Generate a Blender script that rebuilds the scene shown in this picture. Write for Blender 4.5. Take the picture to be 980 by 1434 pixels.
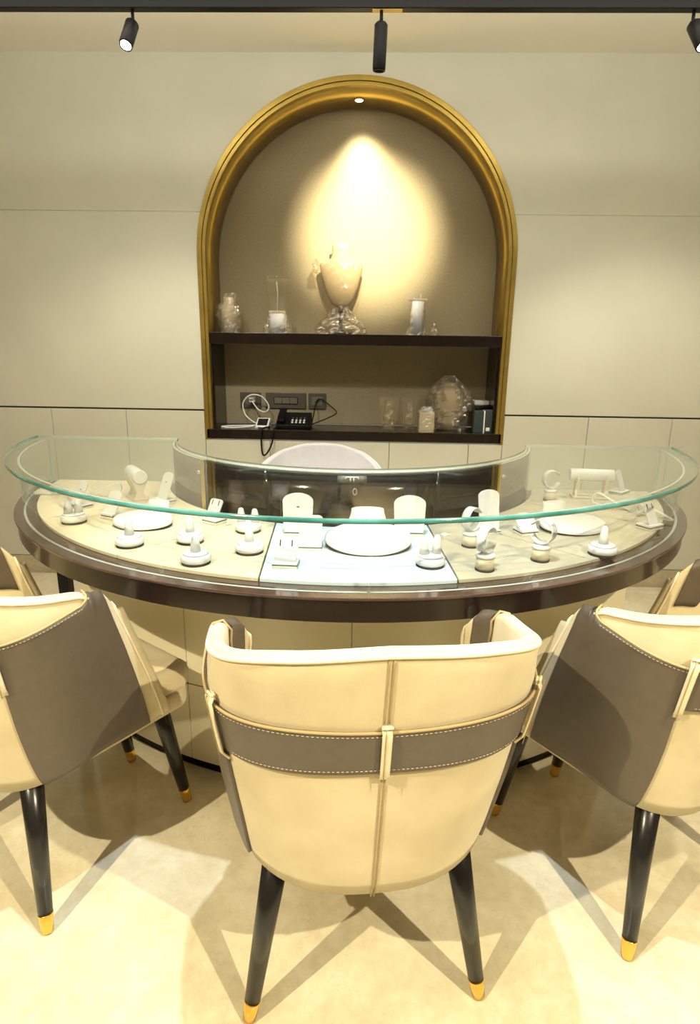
import bpy, math, random
from math import sin, cos, pi, sqrt, radians as R
from mathutils import Vector, Matrix, noise
random.seed(7)
for o in list(bpy.data.objects): bpy.data.objects.remove(o)
C = bpy.context.scene.collection
SC = bpy.context.scene

# ------------------------------------------------------------------ camera
FPX, PITCH, YAW, ROLL = 841.0, .263, .025, .015
cam_d = bpy.data.cameras.new('camera'); cam = bpy.data.objects.new('camera', cam_d); C.objects.link(cam)
cam_d.sensor_fit = 'VERTICAL'; cam_d.sensor_height = 36.0; cam_d.lens = FPX / 1434 * 36.0
cam_d.clip_start = .05; cam_d.clip_end = 60
cp, sp, cy_, sy_ = cos(PITCH), sin(PITCH), cos(YAW), sin(YAW)
def rz(v): return Vector((v[0]*cy_-v[1]*sy_, v[0]*sy_+v[1]*cy_, v[2]))
fw, up, rt = rz((0, cp, -sp)), rz((0, sp, cp)), rz((1, 0, 0))
rt2 = rt*cos(ROLL)+up*sin(ROLL); up2 = -rt*sin(ROLL)+up*cos(ROLL)
m = Matrix((rt2, up2, -fw)).transposed().to_4x4(); m.translation = (.03, 0, 1.4)
cam.matrix_world = m
SC.camera = cam

# ------------------------------------------------------------------ world, view, lights
wd = bpy.data.worlds.new('world'); SC.world = wd; wd.use_nodes = True
wd.node_tree.nodes['Background'].inputs[0].default_value = (1, .9, .72, 1)
wd.node_tree.nodes['Background'].inputs[1].default_value = .3
SC.view_settings.view_transform = 'Standard'; SC.view_settings.look = 'None'
SC.view_settings.exposure = -0.22; SC.view_settings.gamma = 1.0; SC.view_settings.use_curve_mapping = False
WARM = (1, .88, .60); MID = (1, .94, .80); COOL = (.74, .87, 1.0)
def aim(o, loc, tgt):
    o.location = loc
    o.rotation_euler = (Vector(tgt)-Vector(loc)).to_track_quat('-Z', 'Y').to_euler()
def spot(name, loc, tgt, watts, col, size, blend, rad=.03):
    l = bpy.data.lights.new(name, 'SPOT'); l.energy = watts; l.color = col; l.spot_size = R(size); l.spot_blend = blend; l.shadow_soft_size = rad
    o = bpy.data.objects.new(name, l); C.objects.link(o); aim(o, loc, tgt); return o
def area(name, loc, tgt, watts, col, sx, sy):
    l = bpy.data.lights.new(name, 'AREA'); l.shape = 'RECTANGLE'; l.size = sx; l.size_y = sy; l.energy = watts; l.color = col
    o = bpy.data.objects.new(name, l); C.objects.link(o); aim(o, loc, tgt); return o
CEIL = 2.865
# ceiling downlights of the shop behind and above the viewer
spot('ceiling_spot_light', (1.45, -.45, CEIL-.05), (.35, .95, 0), 450, WARM, 76, .6, .02)
spot('ceiling_spot_light', (-1.45, -.45, CEIL-.05), (-.35, .95, 0), 450, WARM, 76, .6, .02)
spot('ceiling_spot_light', (-.03, .93, CEIL-.05), (-.03, 1.25, 0), 205, COOL, 52, .3, .02)
area('soft_fill_light', (0, .6, CEIL-.03), (0, .6, 0), 5, MID, 2.6, 1.2)  # this and the next are soft fill added out of view, not fittings
area('soft_fill_light', (0, -1.2, CEIL-.03), (0, -1.2, 0), 10, MID, 2.6, 1.2)
area('wall_fill_light', (0, 1.9, CEIL-.03), (0, 3.56, 1.7), 31, (1, .96, .86), 4.4, .25)  # added fill that brightens the back wall evenly
area('ceiling_fill_light', (0, 2.5, 2.62), (0, 2.5, 3), 26, (1, .96, .86), 3.6, .04)  # added strip hidden above the rail to brighten the ceiling

# ------------------------------------------------------------------ materials
def mat(name, col, rough=.5, metal=0., noise_amt=0., nscale=20., bump=0., bscale=200., spec=.5, col2=None, detail=4, sheen=0., emis=None, estr=0., coat=0.):
    M = bpy.data.materials.new(name); M.use_nodes = True
    nt = M.node_tree; b = nt.nodes['Principled BSDF']
    b.inputs['Roughness'].default_value = rough; b.inputs['Metallic'].default_value = metal
    b.inputs['Specular IOR Level'].default_value = spec; b.inputs['Coat Weight'].default_value = coat
    b.inputs['Sheen Weight'].default_value = sheen
    tc = nt.nodes.new('ShaderNodeTexCoord')
    c2 = col2 or tuple(max(0, x*(1-noise_amt)) for x in col)
    n = nt.nodes.new('ShaderNodeTexNoise'); n.inputs['Scale'].default_value = nscale; n.inputs['Detail'].default_value = detail
    nt.links.new(tc.outputs['Object'], n.inputs['Vector'])
    r = nt.nodes.new('ShaderNodeValToRGB'); r.color_ramp.elements[0].color = (*c2, 1); r.color_ramp.elements[1].color = (*col, 1)
    r.color_ramp.elements[0].position = .35; r.color_ramp.elements[1].position = .65
    nt.links.new(n.outputs['Fac'], r.inputs[0]); nt.links.new(r.outputs[0], b.inputs['Base Color'])
    if bump:
        n2 = nt.nodes.new('ShaderNodeTexNoise'); n2.inputs['Scale'].default_value = bscale; n2.inputs['Detail'].default_value = 3
        nt.links.new(tc.outputs['Object'], n2.inputs['Vector'])
        bp = nt.nodes.new('ShaderNodeBump'); bp.inputs['Strength'].default_value = bump; bp.inputs['Distance'].default_value = .002
        nt.links.new(n2.outputs['Fac'], bp.inputs['Height']); nt.links.new(bp.outputs[0], b.inputs['Normal'])
    if emis:
        b.inputs['Emission Color'].default_value = (*emis, 1); b.inputs['Emission Strength'].default_value = estr
    return M
def sheet(name, tint, dens, gloss_col=(1, 1, 1), rough=.02, base=.04, diff=None, bump=0.):
    """thin clear sheet: transparent body with a tint, and a facing-dependent gloss"""
    M = bpy.data.materials.new(name); M.use_nodes = True; nt = M.node_tree; nt.nodes.clear()
    out = nt.nodes.new('ShaderNodeOutputMaterial'); tr = nt.nodes.new('ShaderNodeBsdfTransparent'); tr.inputs[0].default_value = (*tint, 1)
    body = tr.outputs[0]
    if diff:
        df = nt.nodes.new('ShaderNodeBsdfDiffuse'); df.inputs[0].default_value = (*diff, 1)
        mx0 = nt.nodes.new('ShaderNodeMixShader'); mx0.inputs[0].default_value = dens
        nt.links.new(tr.outputs[0], mx0.inputs[1]); nt.links.new(df.outputs[0], mx0.inputs[2]); body = mx0.outputs[0]
    gl = nt.nodes.new('ShaderNodeBsdfGlossy'); gl.inputs[0].default_value = (*gloss_col, 1); gl.inputs['Roughness'].default_value = rough
    lw = nt.nodes.new('ShaderNodeLayerWeight'); lw.inputs[0].default_value = .5
    pw = nt.nodes.new('ShaderNodeMath'); pw.operation = 'POWER'; pw.inputs[1].default_value = 5
    ml = nt.nodes.new('ShaderNodeMath'); ml.operation = 'MULTIPLY_ADD'; ml.inputs[1].default_value = .45; ml.inputs[2].default_value = base
    nt.links.new(lw.outputs['Facing'], pw.inputs[0]); nt.links.new(pw.outputs[0], ml.inputs[0])
    mx = nt.nodes.new('ShaderNodeMixShader'); nt.links.new(ml.outputs[0], mx.inputs[0]); nt.links.new(body, mx.inputs[1]); nt.links.new(gl.outputs[0], mx.inputs[2])
    nt.links.new(mx.outputs[0], out.inputs[0])
    if bump:
        tc = nt.nodes.new('ShaderNodeTexCoord'); n2 = nt.nodes.new('ShaderNodeTexNoise'); n2.inputs['Scale'].default_value = 14; n2.inputs['Detail'].default_value = 5
        nt.links.new(tc.outputs['Object'], n2.inputs['Vector'])
        bp = nt.nodes.new('ShaderNodeBump'); bp.inputs['Strength'].default_value = bump; bp.inputs['Distance'].default_value = .02
        nt.links.new(n2.outputs['Fac'], bp.inputs['Height']); nt.links.new(bp.outputs[0], gl.inputs['Normal'])
    return M
def marble(name, light, dark, vein, rough, scale=3.):
    M = mat(name, light, rough, col2=dark, nscale=scale, detail=8, coat=.3)
    nt = M.node_tree; b = nt.nodes['Principled BSDF']; tc = [n for n in nt.nodes if n.type == 'TEX_COORD'][0]
    ramp = [n for n in nt.nodes if n.type == 'VALTORGB'][0]
    n = nt.nodes.new('ShaderNodeTexNoise'); n.inputs['Scale'].default_value = scale*2.2; n.inputs['Detail'].default_value = 10; n.inputs['Distortion'].default_value = 1.6
    nt.links.new(tc.outputs['Object'], n.inputs['Vector'])
    r = nt.nodes.new('ShaderNodeValToRGB'); e = r.color_ramp.elements
    e[0].position = .493; e[0].color = (0, 0, 0, 1); e[1].position = .5; e[1].color = (1, 1, 1, 1); x = e.new(.507); x.color = (0, 0, 0, 1)
    nt.links.new(n.outputs['Fac'], r.inputs[0])
    ml = nt.nodes.new('ShaderNodeMath'); ml.operation = 'MULTIPLY'; ml.inputs[1].default_value = .22; nt.links.new(r.outputs[0], ml.inputs[0])
    mx = nt.nodes.new('ShaderNodeMixRGB'); nt.links.new(ml.outputs[0], mx.inputs[0]); nt.links.new(ramp.outputs[0], mx.inputs[1]); mx.inputs[2].default_value = (*vein, 1)
    # fine mottling of the stone
    n3 = nt.nodes.new('ShaderNodeTexNoise'); n3.inputs['Scale'].default_value = scale*6; n3.inputs['Detail'].default_value = 6; n3.inputs['Roughness'].default_value = .7
    nt.links.new(tc.outputs['Object'], n3.inputs['Vector'])
    r3 = nt.nodes.new('ShaderNodeValToRGB'); r3.color_ramp.elements[0].position = .35; r3.color_ramp.elements[0].color = (.90, .88, .83, 1); r3.color_ramp.elements[1].position = .6; r3.color_ramp.elements[1].color = (1, 1, 1, 1)
    nt.links.new(n3.outputs['Fac'], r3.inputs[0])
    m3 = nt.nodes.new('ShaderNodeMixRGB'); m3.blend_type = 'MULTIPLY'; m3.inputs[0].default_value = 1
    nt.links.new(mx.outputs[0], m3.inputs[1]); nt.links.new(r3.outputs[0], m3.inputs[2]); nt.links.new(m3.outputs[0], b.inputs['Base Color'])
    return M
M = {}
M['wall'] = mat('wall_laminate', (.64, .63, .51), .55, noise_amt=.05, nscale=3, bump=.15, bscale=300)
M['wallside'] = mat('unseen_wall_taupe', (.36, .30, .22), .7, noise_amt=.1)  # walls out of view, darkened to cut bounced fill light
M['gap'] = mat('dark_joint', (.05, .042, .03), .8)
M['ceil'] = mat('ceiling_paint', (.88, .86, .78), .8)
M['floor'] = marble('floor_marble', (.84, .78, .60), (.68, .60, .42), (.42, .34, .19), .09, 4.5)
M['skirt'] = marble('skirting_marble', (.58, .50, .35), (.46, .39, .26), (.35, .27, .15), .25, 6)
M['gold'] = mat('brushed_brass', (.46, .32, .07), .34, .75, noise_amt=.2, nscale=8)
M['brass'] = mat('polished_brass', (.9, .58, .12), .18, 1.)
M['fabric'] = mat('niche_fabric', (.33, .275, .165), .85, noise_amt=.12, nscale=90, bump=.3, bscale=500)
M['walnut'] = mat('dark_walnut', (.013, .006, .004), .24, noise_amt=.5, nscale=14, coat=.3)
M['rim'] = mat('counter_rim_walnut', (.075, .042, .032), .16, noise_amt=.4, nscale=18, coat=.6)
M['cream'] = mat('cream_lacquer', (.80, .73, .52), .35, noise_amt=.03, nscale=4)
M['black'] = mat('black_satin', (.006, .006, .006), .45, spec=.2)
M['blackgloss'] = mat('black_lacquer_leg', (.012, .011, .010), .25)
M['suede'] = mat('beige_suede', (.70, .60, .385), .9, col2=(.60, .50, .30), nscale=7, bump=.25, bscale=350, sheen=.25)
M['suedetrim'] = mat('beige_piping', (.82, .72, .50), .6, noise_amt=.05)
M['leather'] = mat('taupe_leather', (.112, .087, .060), .42, noise_amt=.1, nscale=40, bump=.25, bscale=420)
M['stitch'] = mat('stitch_thread', (.48, .42, .31), .8)
M['seam'] = mat('dark_beige_seam', (.42, .32, .16), .9)  # darker beige for seam lines and edge beads
M['greyfab'] = mat('pale_grey_fabric', (.56, .56, .62), .8, noise_amt=.06, nscale=30, bump=.2)
M['greypipe'] = mat('pale_grey_piping', (.70, .70, .74), .6)
M['white'] = mat('white_display_leatherette', (.60, .60, .60), .45, noise_amt=.02, nscale=10)
M['offwhite'] = mat('ivory_display_leatherette', (.58, .52, .40), .5, noise_amt=.04, nscale=10)
M['padedge'] = mat('pad_edge_suede', (.60, .56, .48), .7, noise_amt=.1, nscale=60)
M['dark'] = mat('dark_felt', (.03, .026, .022), .9)
M['tray'] = mat('cream_tray_velvet', (.60, .53, .38), .75, col2=(.52, .46, .32), nscale=6, bump=.15)
M['traygrey'] = mat('stone_tray_velvet', (.46, .42, .32), .75, col2=(.38, .34, .25), nscale=6, bump=.15)
M['traywhite'] = mat('icy_white_tray', (.54, .64, .68), .6, noise_amt=.02, nscale=5)
M['trayedge'] = mat('tray_edge_trim', (.72, .68, .58), .4)
M['darkpanel'] = mat('dark_tinted_panel', (.012, .010, .009), .10, spec=.35)
M['steel'] = mat('brushed_steel', (.62, .64, .66), .3, 1.)
M['whiteplastic'] = mat('white_plastic', (.85, .83, .78), .35)
M['screen'] = mat('dark_screen', (.02, .02, .022), .1)
M['socket'] = mat('dark_socket_plate', (.085, .074, .055), .45)
M['socketin'] = mat('socket_insert', (.16, .145, .11), .4)
M['bookgreen'] = mat('dark_green_card', (.03, .05, .045), .5)
M['bronze'] = mat('grey_brown_bust_fabric', (.34, .27, .165), .7, noise_amt=.1)
M['glass'] = sheet('clear_glass', (.972, .988, .980), 0, base=.03)
M['glassedge'] = mat('teal_glass_edge', (.02, .17, .155), .10, col2=(.09, .34, .32), nscale=9, spec=.8, coat=.5)
M['glassedgepale'] = mat('pale_glass_edge', (.50, .56, .50), .15, spec=.8)
M['smoke'] = sheet('smoked_glass', (.42, .38, .33), .35, base=.06, diff=(.32, .29, .25))
M['plastic'] = sheet('crumpled_plastic_film', (.92, .88, .79), .10, rough=.10, base=.13, diff=(.72, .65, .52), bump=.9)
M['sleeve'] = sheet('smooth_clear_film', (.96, .94, .88), .02, rough=.16, base=.04, diff=(.7, .6, .45), bump=.35)
M['acrylic'] = sheet('clear_acrylic', (.90, .88, .80), .05, rough=.05, base=.08, diff=(.8, .78, .7))
M['lamp'] = mat('lit_lamp_face', (1, .95, .85), .5, emis=(1, .93, .78), estr=60)
M['lamp2'] = mat('lit_downlight_face', (1, .95, .85), .5, emis=(1, .9, .66), estr=25)

# ------------------------------------------------------------------ mesh helpers
class MB:
    def __init__(s): s.v = []; s.f = []; s.mi = []; s.sm = []
    def add(s, vs, fs, mi=0, smooth=False):
        k = len(s.v); s.v += [tuple(v) for v in vs]; s.f += [tuple(i+k for i in f) for f in fs]
        s.mi += [mi]*len(fs); s.sm += [smooth]*len(fs); return s
    def box(s, a, b, mi=0):
        x0, y0, z0 = a; x1, y1, z1 = b
        return s.add([(x0,y0,z0),(x1,y0,z0),(x1,y1,z0),(x0,y1,z0),(x0,y0,z1),(x1,y0,z1),(x1,y1,z1),(x0,y1,z1)],
                     [(0,3,2,1),(4,5,6,7),(0,1,5,4),(1,2,6,5),(2,3,7,6),(3,0,4,7)], mi)
    def lathe(s, prof, n=24, org=(0, 0, 0), mi=0, axis=None, smooth=True, caps=True):
        """prof: list of (r, h)"""
        ax = Vector(axis or (0, 0, 1)).normalized(); t = Vector((1, 0, 0)) if abs(ax.x) < .9 else Vector((0, 1, 0))
        u = (t-ax*t.dot(ax)).normalized(); w = ax.cross(u); o = Vector(org); vs = []; fs = []
        for r, h in prof:
            for i in range(n):
                a = 2*pi*i/n; vs.append(o+ax*h+(u*cos(a)+w*sin(a))*r)
        for j in range(len(prof)-1):
            for i in range(n):
                fs.append((j*n+i, j*n+(i+1) % n, (j+1)*n+(i+1) % n, (j+1)*n+i))
        s.add(vs, fs, mi, smooth)
        if caps:
            L = (len(prof)-1)*n
            s.add(vs[:n], [tuple(reversed(range(n)))], mi); s.add(vs[L:], [tuple(range(n))], mi)
        return s
    def tube(s, pts, r, n=8, mi=0, closed=False, smooth=True):
        P = [Vector(p) for p in pts]; vs = []; fs = []; prev = None; m_ = len(P)
        for i, p in enumerate(P):
            if closed: d = P[(i+1) % m_]-P[i-1]
            else: d = P[min(i+1, m_-1)]-P[max(i-1, 0)]
            d.normalize()
            if prev is None:
                t = Vector((0, 0, 1)) if abs(d.z) < .9 else Vector((1, 0, 0)); u = (t-d*t.dot(d)).normalized()
            else: u = (prev-d*prev.dot(d)).normalized()
            prev = u; w = d.cross(u); rr = r[i] if isinstance(r, (list, tuple)) else r
            for k in range(n):
                a = 2*pi*k/n; vs.append(p+(u*cos(a)+w*sin(a))*rr)
        for j in range(m_ if closed else m_-1):
            j2 = (j+1) % m_
            for k in range(n): fs.append((j*n+k, j*n+(k+1) % n, j2*n+(k+1) % n, j2*n+k))
        if not closed: fs += [tuple(reversed(range(n))), tuple(range((m_-1)*n, m_*n))]
        return s.add(vs, fs, mi, smooth)
    def prism(s, poly, z0, z1, mi=0, side_mi=None, plane='xy', smooth_side=False):
        n = len(poly)
        def q(p, z): return (p[0], p[1], z) if plane == 'xy' else ((p[0], z, p[1]) if plane == 'xz' else (z, p[0], p[1]))
        vs = [q(p, z0) for p in poly]+[q(p, z1) for p in poly]
        s.add(vs, [tuple(reversed(range(n))), tuple(range(n, 2*n))], mi)
        s.add(vs, [(i, (i+1) % n, n+(i+1) % n, n+i) for i in range(n)], mi if side_mi is None else side_mi, smooth_side)
        return s
    def grid(s, rows, mi=0, smooth=True, closed_u=False):
        """rows: list of equal length lists of points"""
        n = len(rows[0]); vs = [p for r in rows for p in r]; fs = []
        for j in range(len(rows)-1):
            for i in range(n if closed_u else n-1):
                i2 = (i+1) % n; fs.append((j*n+i, j*n+i2, (j+1)*n+i2, (j+1)*n+i))
        return s.add(vs, fs, mi, smooth)
    def build(s, name, mats, parent=None, bevel=0, loc=None, recalc=True, solid=0, weld=False):
        me = bpy.data.meshes.new(name); me.from_pydata(s.v, [], s.f)
        if not isinstance(mats, (list, tuple)): mats = [mats]
        for x in mats: me.materials.append(x)
        for p, a, b in zip(me.polygons, s.mi, s.sm): p.material_index = a; p.use_smooth = b
        import bmesh
        bm = bmesh.new(); bm.from_mesh(me)
        bmesh.ops.remove_doubles(bm, verts=bm.verts, dist=1e-5)
        if recalc: bmesh.ops.recalc_face_normals(bm, faces=bm.faces)
        bm.to_mesh(me); bm.free()
        o = bpy.data.objects.new(name, me); C.objects.link(o)
        if parent: o.parent = parent
        if loc: o.location = loc
        if solid:
            sd = o.modifiers.new('solid', 'SOLIDIFY'); sd.thickness = solid; sd.offset = 0
        if bevel:
            bv = o.modifiers.new('bevel', 'BEVEL'); bv.width = bevel; bv.segments = 2; bv.limit_method = 'ANGLE'; bv.angle_limit = R(40)
            wn = o.modifiers.new('wn', 'WEIGHTED_NORMAL'); wn.keep_sharp = True
        return o
def empty(name, loc=(0, 0, 0), rot=0):
    o = bpy.data.objects.new(name, None); C.objects.link(o); o.location = loc; o.rotation_euler = (0, 0, rot); o.empty_display_size = .05; return o
def tag(o, label, cat, group=None):
    o['label'] = label; o['category'] = cat
    if group: o['group'] = group
    return o
def struct(o): o['kind'] = 'structure'; return o
def dup(root, loc, rot, label):
    r = root.copy(); C.objects.link(r); r.location = loc; r.rotation_euler = (0, 0, rot); r['label'] = label
    for ch in list(root.children):
        c = ch.copy(); C.objects.link(c); c.parent = r; c.matrix_parent_inverse = ch.matrix_parent_inverse
        for g in list(ch.children):
            d = g.copy(); C.objects.link(d); d.parent = c
    return r

# ------------------------------------------------------------------ room shell
WY = 3.56; XL, XR, YB = -2.75, 2.75, -2.6; NY = 3.88
f = MB().box((XL, YB, -.1), (XR, WY+.1, 0)).build('floor', M['floor']); struct(f)
f = MB().box((XL, YB, CEIL), (XR, WY+.1, CEIL+.1)).build('ceiling', M['ceil']); struct(f)
for nm, a, b in (('wall_left', (XL-.1, YB, 0), (XL, WY, CEIL)), ('wall_right', (XR, YB, 0), (XR+.1, WY, CEIL)), ('wall_front', (XL, YB-.1, 0), (XR, YB, CEIL))):
    struct(MB().box(a, b).build(nm, M['wallside']))
AX, AR, AZ = -.047, .882, 1.884           # arch axis, outer radius, springing height
def arch(r, n=40): return [(AX-r*cos(pi*i/n), AZ+r*sin(pi*i/n)) for i in range(n+1)]
# substrate with the niche cut out, panels stand proud of it
wb = MB()
z_bot = .86
poly = [(XL, 0), (XR, 0), (XR, z_bot), (AX+AR, z_bot)]+list(reversed(arch(AR)))+[(AX-AR, z_bot), (XL, z_bot)]
# split in three simple polygons
wb.prism([(XL, 0), (XR, 0), (XR, z_bot), (XL, z_bot)], WY+.012, WY+.1, plane='xz')
left_half = [(XL, z_bot), (AX-AR, z_bot)]+arch(AR)[:21]+[(AX, CEIL), (XL, CEIL)]
right_half = [(XR, z_bot), (XR, CEIL), (AX, CEIL)]+arch(AR)[20:]+[(AX+AR, z_bot)]
wb.prism(left_half, WY+.012, WY+.1, plane='xz'); wb.prism(right_half, WY+.012, WY+.1, plane='xz')
wall = struct(wb.build('wall_back', M['gap']))
def panel(poly, th=0, nm='wall_panel'):
    return MB().prism(poly, WY-th, WY+.0115, plane='xz').build(nm, M['wall'], wall, bevel=.0015)
zs, zw = 2.118, 1.045     # seam and wainscot height
g = .003
ah = sqrt(AR**2-(zs-AZ)**2)
al = arch(AR-.0, 60)
# upper band over the arch, split at the crown so each is a simple outline
up_l = [(XL, zs+.0006), (AX-ah, zs+.0006)]+[p for p in al if p[1] > zs+.002 and p[0] <= AX+1e-6]+[(AX, CEIL), (XL, CEIL)]
up_r = [(AX, CEIL)]+[p for p in al if p[1] > zs+.002 and p[0] >= AX-1e-6]+[(AX+ah, zs+.0006), (XR, zs+.0006), (XR, CEIL)]
MB().prism(up_l, WY, WY+.0115, plane='xz').prism(up_r, WY, WY+.0115, plane='xz').build('wall_panel', M['wall'], wall)
panel([(XL, zw+.006), (AX-AR, zw+.006), (AX-AR, AZ)]+[p for p in al if AZ < p[1] < zs-.002 and p[0] < AX]+[(AX-ah, zs-.0006), (XL, zs-.0006)])
panel([(XR, zw+.006), (XR, zs-.0006), (AX+ah, zs-.0006)]+[p for p in al if AZ < p[1] < zs-.002 and p[0] > AX]+[(AX+AR, AZ), (AX+AR, zw+.006)])
BB = .117
xs = [XL, -2.295, -1.847, -1.398, AX-AR]
for a, b in zip(xs, xs[1:]): panel([(a+g/2, BB), (b-g/2, BB), (b-g/2, zw-.004), (a+g/2, zw-.004)], .004)
xs = [AX+AR, 1.323, 1.805, 2.29, XR]
for a, b in zip(xs, xs[1:]): panel([(a+g/2, BB), (b-g/2, BB), (b-g/2, zw-.004), (a+g/2, zw-.004)], .004)
xs = [AX-AR, -.543, .168, .637, AX+AR]
for a, b in zip(xs, xs[1:]): panel([(a+g/2, BB), (b-g/2, BB), (b-g/2, .874), (a+g/2, .874)], .004)
struct(MB().box((XL, WY-.012, 0), (XR, WY+.012, BB-.003)).build('baseboard_back', M['skirt']))
struct(MB().box((XL, YB, 0), (XL+.012, WY-.012, BB)).build('baseboard_left', M['skirt']))
struct(MB().box((XR-.012, YB, 0), (XR, WY-.012, BB)).build('baseboard_right', M['skirt']))

# ------------------------------------------------------------------ arched niche
niche = tag(empty('display_niche', (0, 0, 0)), 'tall arched wall niche lined in dull gold with two dark wood shelves', 'niche')
def ushape(r, zb, n=48): return [(AX-r, zb)]+arch(r, n)+[(AX+r, zb)]
def ring(mb, r0, r1, y0, y1, zb, mi=0):
    A = ushape(r0, zb); B = ushape(r1, zb)
    mb.grid([[(p[0], y0, p[1]) for p in A], [(p[0], y0, p[1]) for p in B], [(p[0], y1, p[1]) for p in B], [(p[0], y1, p[1]) for p in A], [(p[0], y0, p[1]) for p in A]], mi, True)
    for k in (0, -1):
        mb.add([(A[k][0], y0, zb), (B[k][0], y0, zb), (B[k][0], y1, zb), (A[k][0], y1, zb)], [(0, 1, 2, 3)], mi)
fr = MB(); ring(fr, AR-.001, AR-.026, WY-.010, WY+.03, .877); ob = fr.build('arch_frame', M['gold'], niche, bevel=.002)
fr = MB(); ring(fr, AR-.027, AR-.046, WY-.004, WY+.03, .877); ob = fr.build('inner_frame', M['gold'], niche, bevel=.002)
ln = MB(); ring(ln, AR-.03, AR-.046, WY+.03, NY, .877); ln.build('lining', M['gold'], niche)
ri = AR-.047
bp = [(AX-ri, 1.49)]+arch(ri, 60)+[(AX+ri, 1.49)]
o = MB().prism(bp, NY-.014, NY, plane='xz').build('back_panel', M['fabric'], niche, bevel=.006)
MB().box((AX-ri, NY-.012, .94), (AX+ri, NY, 1.428)).build('back_panel', M['fabric'], niche, bevel=.004)
MB().box((AX-ri-.001, WY+.006, 1.428), (AX+ri+.001, NY-.015, 1.489)).build('shelf', M['walnut'], niche, bevel=.002)
MB().box((AX-ri-.036, WY-.010, .880), (AX+ri+.036, NY-.001, .937)).build('shelf', M['walnut'], niche, bevel=.002)
for sgn in (-1, 1):
    x0 = AX+sgn*ri; x1 = AX+sgn*(ri-.014)
    MB().box((min(x0, x1), WY+.03, .938), (max(x0, x1), NY-.015, 1.427)).build('side_panel', M['walnut'], niche)
dl = tag(empty('recessed_downlight', (AX, 3.74, AZ+AR-.05)), 'small round lit downlight in the crown of the gold arch', 'downlight')
MB().lathe([(.030, -.004), (.030, .003), (.022, .003), (.022, -.003), (.030, -.004)], 24, caps=False).build('bezel', M['brass'], dl)
MB().lathe([(.0215, -.002), (.0215, .002)], 24).build('lamp_face', M['lamp2'], dl)
spot('niche_downlight', (AX, 3.72, AZ+AR-.065), (AX+.07, 3.87, 2.0), 90, WARM, 84, 1., .04)

# ------------------------------------------------------------------ ceiling track and spotlights
TY, TZ = 2.5, 2.556
tr = tag(empty('lighting_track', (0, TY, TZ)), 'black ceiling lighting track running across the top of the picture', 'lighting track')
MB().box((-1.9, -.017, 0), (1.9, .017, .035)).box((-1.9, -.03, .035), (1.9, .03, .05)).build('rail', M['black'], tr, bevel=.002)
for x in (-1.5, -.6, .3, 1.5):
    MB().tube([(x, 0, .05), (x, 0, CEIL-TZ)], .006).build('suspension_rod', M['black'], tr)
MB().box((.02, -.012, -.002), (.125, .012, 0)).build('adapter_strip', M['gold'], tr)
def track_spot(x, tilt, lit, label, L=.125, head=.0235):
    """head hangs from a stem and tilts: tilt is a unit direction"""
    t = tag(empty('track_spotlight', (x, TY, TZ)), label, 'spotlight', 'track spotlights')
    MB().tube([(0, 0, 0), (0, 0, -.045)], .006).build('stem', M['black'], t)
    d = Vector(tilt).normalized(); p = Vector((0, 0, -.035))
    if lit: prof = [(.012, 0), (head, .014), (head, L-.008), (head*.94, L), (head*.80, L), (head*.74, L-.012)]
    else: prof = [(.016, 0), (head, .008), (head, L-.008), (head*.94, L), (head*.80, L), (head*.74, L-.012)]
    MB().lathe(prof, 28, p, 0, d).build('lamp_head', M['black'], t)
    MB().lathe([(head*.78, L-.011), (head*.76, L-.002), (head*.5, L+.004), (head*.1, L+.006)] if lit else [(head*.78, L-.011), (head*.78, L-.006)], 28, p, 0, d).build('lens', M['lamp'] if lit else M['screen'], t)
    return Vector((x, TY, TZ))+p+d*(L+.02), d
a, d = track_spot(-.833, (-.12, -.60, -1), True, 'lit black spotlight at the left end of the ceiling track', .115)
spot('track_spot_light', a, a+d+Vector((0, .7, 0)), 75, MID, 115, .6, .02)
a, d = track_spot(.052, (-.03, .12, -1), False, 'unlit looking black cylinder spotlight hanging at the middle above the arch', .145)
spot('track_spot_light', a, (.016, 3.87, 2.07), 560, WARM, 42, 1., .03)
a, d = track_spot(1.137, (.22, -.62, -1), True, 'lit black spotlight at the right edge of the picture', .115)
spot('track_spot_light', a, a+d+Vector((0, .7, 0)), 75, MID, 115, .6, .02)

# ------------------------------------------------------------------ jewellery counter
CX, CYC = -.03, 2.46
def cp_(r, deg): a = R(deg); return (CX+r*sin(a), CYC-r*cos(a))
def arc(r, a0, a1, n=48): return [cp_(r, a0+(a1-a0)*i/n) for i in range(n+1)]
YBK = 2.34
def aend(r): return math.degrees(math.acos((CYC-YBK)/r))
counter = tag(empty('display_counter', (0, 0, 0)), 'crescent shaped jewellery counter with dark walnut rim and curved glass top', 'counter')
def sector(r0, r1, a0o, a1o, a0i, a1i, n=48):
    return arc(r1, a0o, a1o, n), arc(r0, a0i, a1i, n)
def slab(mb, r0, r1, z0, z1, ao=None, ai=None, n=64, top=0, edge=0, bottom=None, side_r=None):
    if ao is None: ao = (-aend(r1), aend(r1)); ai = (-aend(r0), aend(r0))
    O, I = sector(r0, r1, *ao, *ai, n); bottom = top if bottom is None else bottom
    mb.grid([[(p[0], p[1], z1) for p in O], [(p[0], p[1], z1) for p in I]], top, False)
    mb.grid([[(p[0], p[1], z0) for p in O], [(p[0], p[1], z0) for p in I]], bottom, False)
    mb.grid([[(p[0], p[1], z0) for p in O], [(p[0], p[1], z1) for p in O]], edge, True)
    mb.grid([[(p[0], p[1], z0) for p in I], [(p[0], p[1], z1) for p in I]], edge if side_r is None else side_r, True)
    for k in (0, -1):
        mb.add([(*O[k], z0), (*O[k], z1), (*I[k], z1), (*I[k], z0)], [(0, 1, 2, 3)], edge if side_r is None else side_r)
    return mb
slab(MB(), .70, 1.232, .812, .868).build('apron', M['walnut'], counter, bevel=.003)
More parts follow.
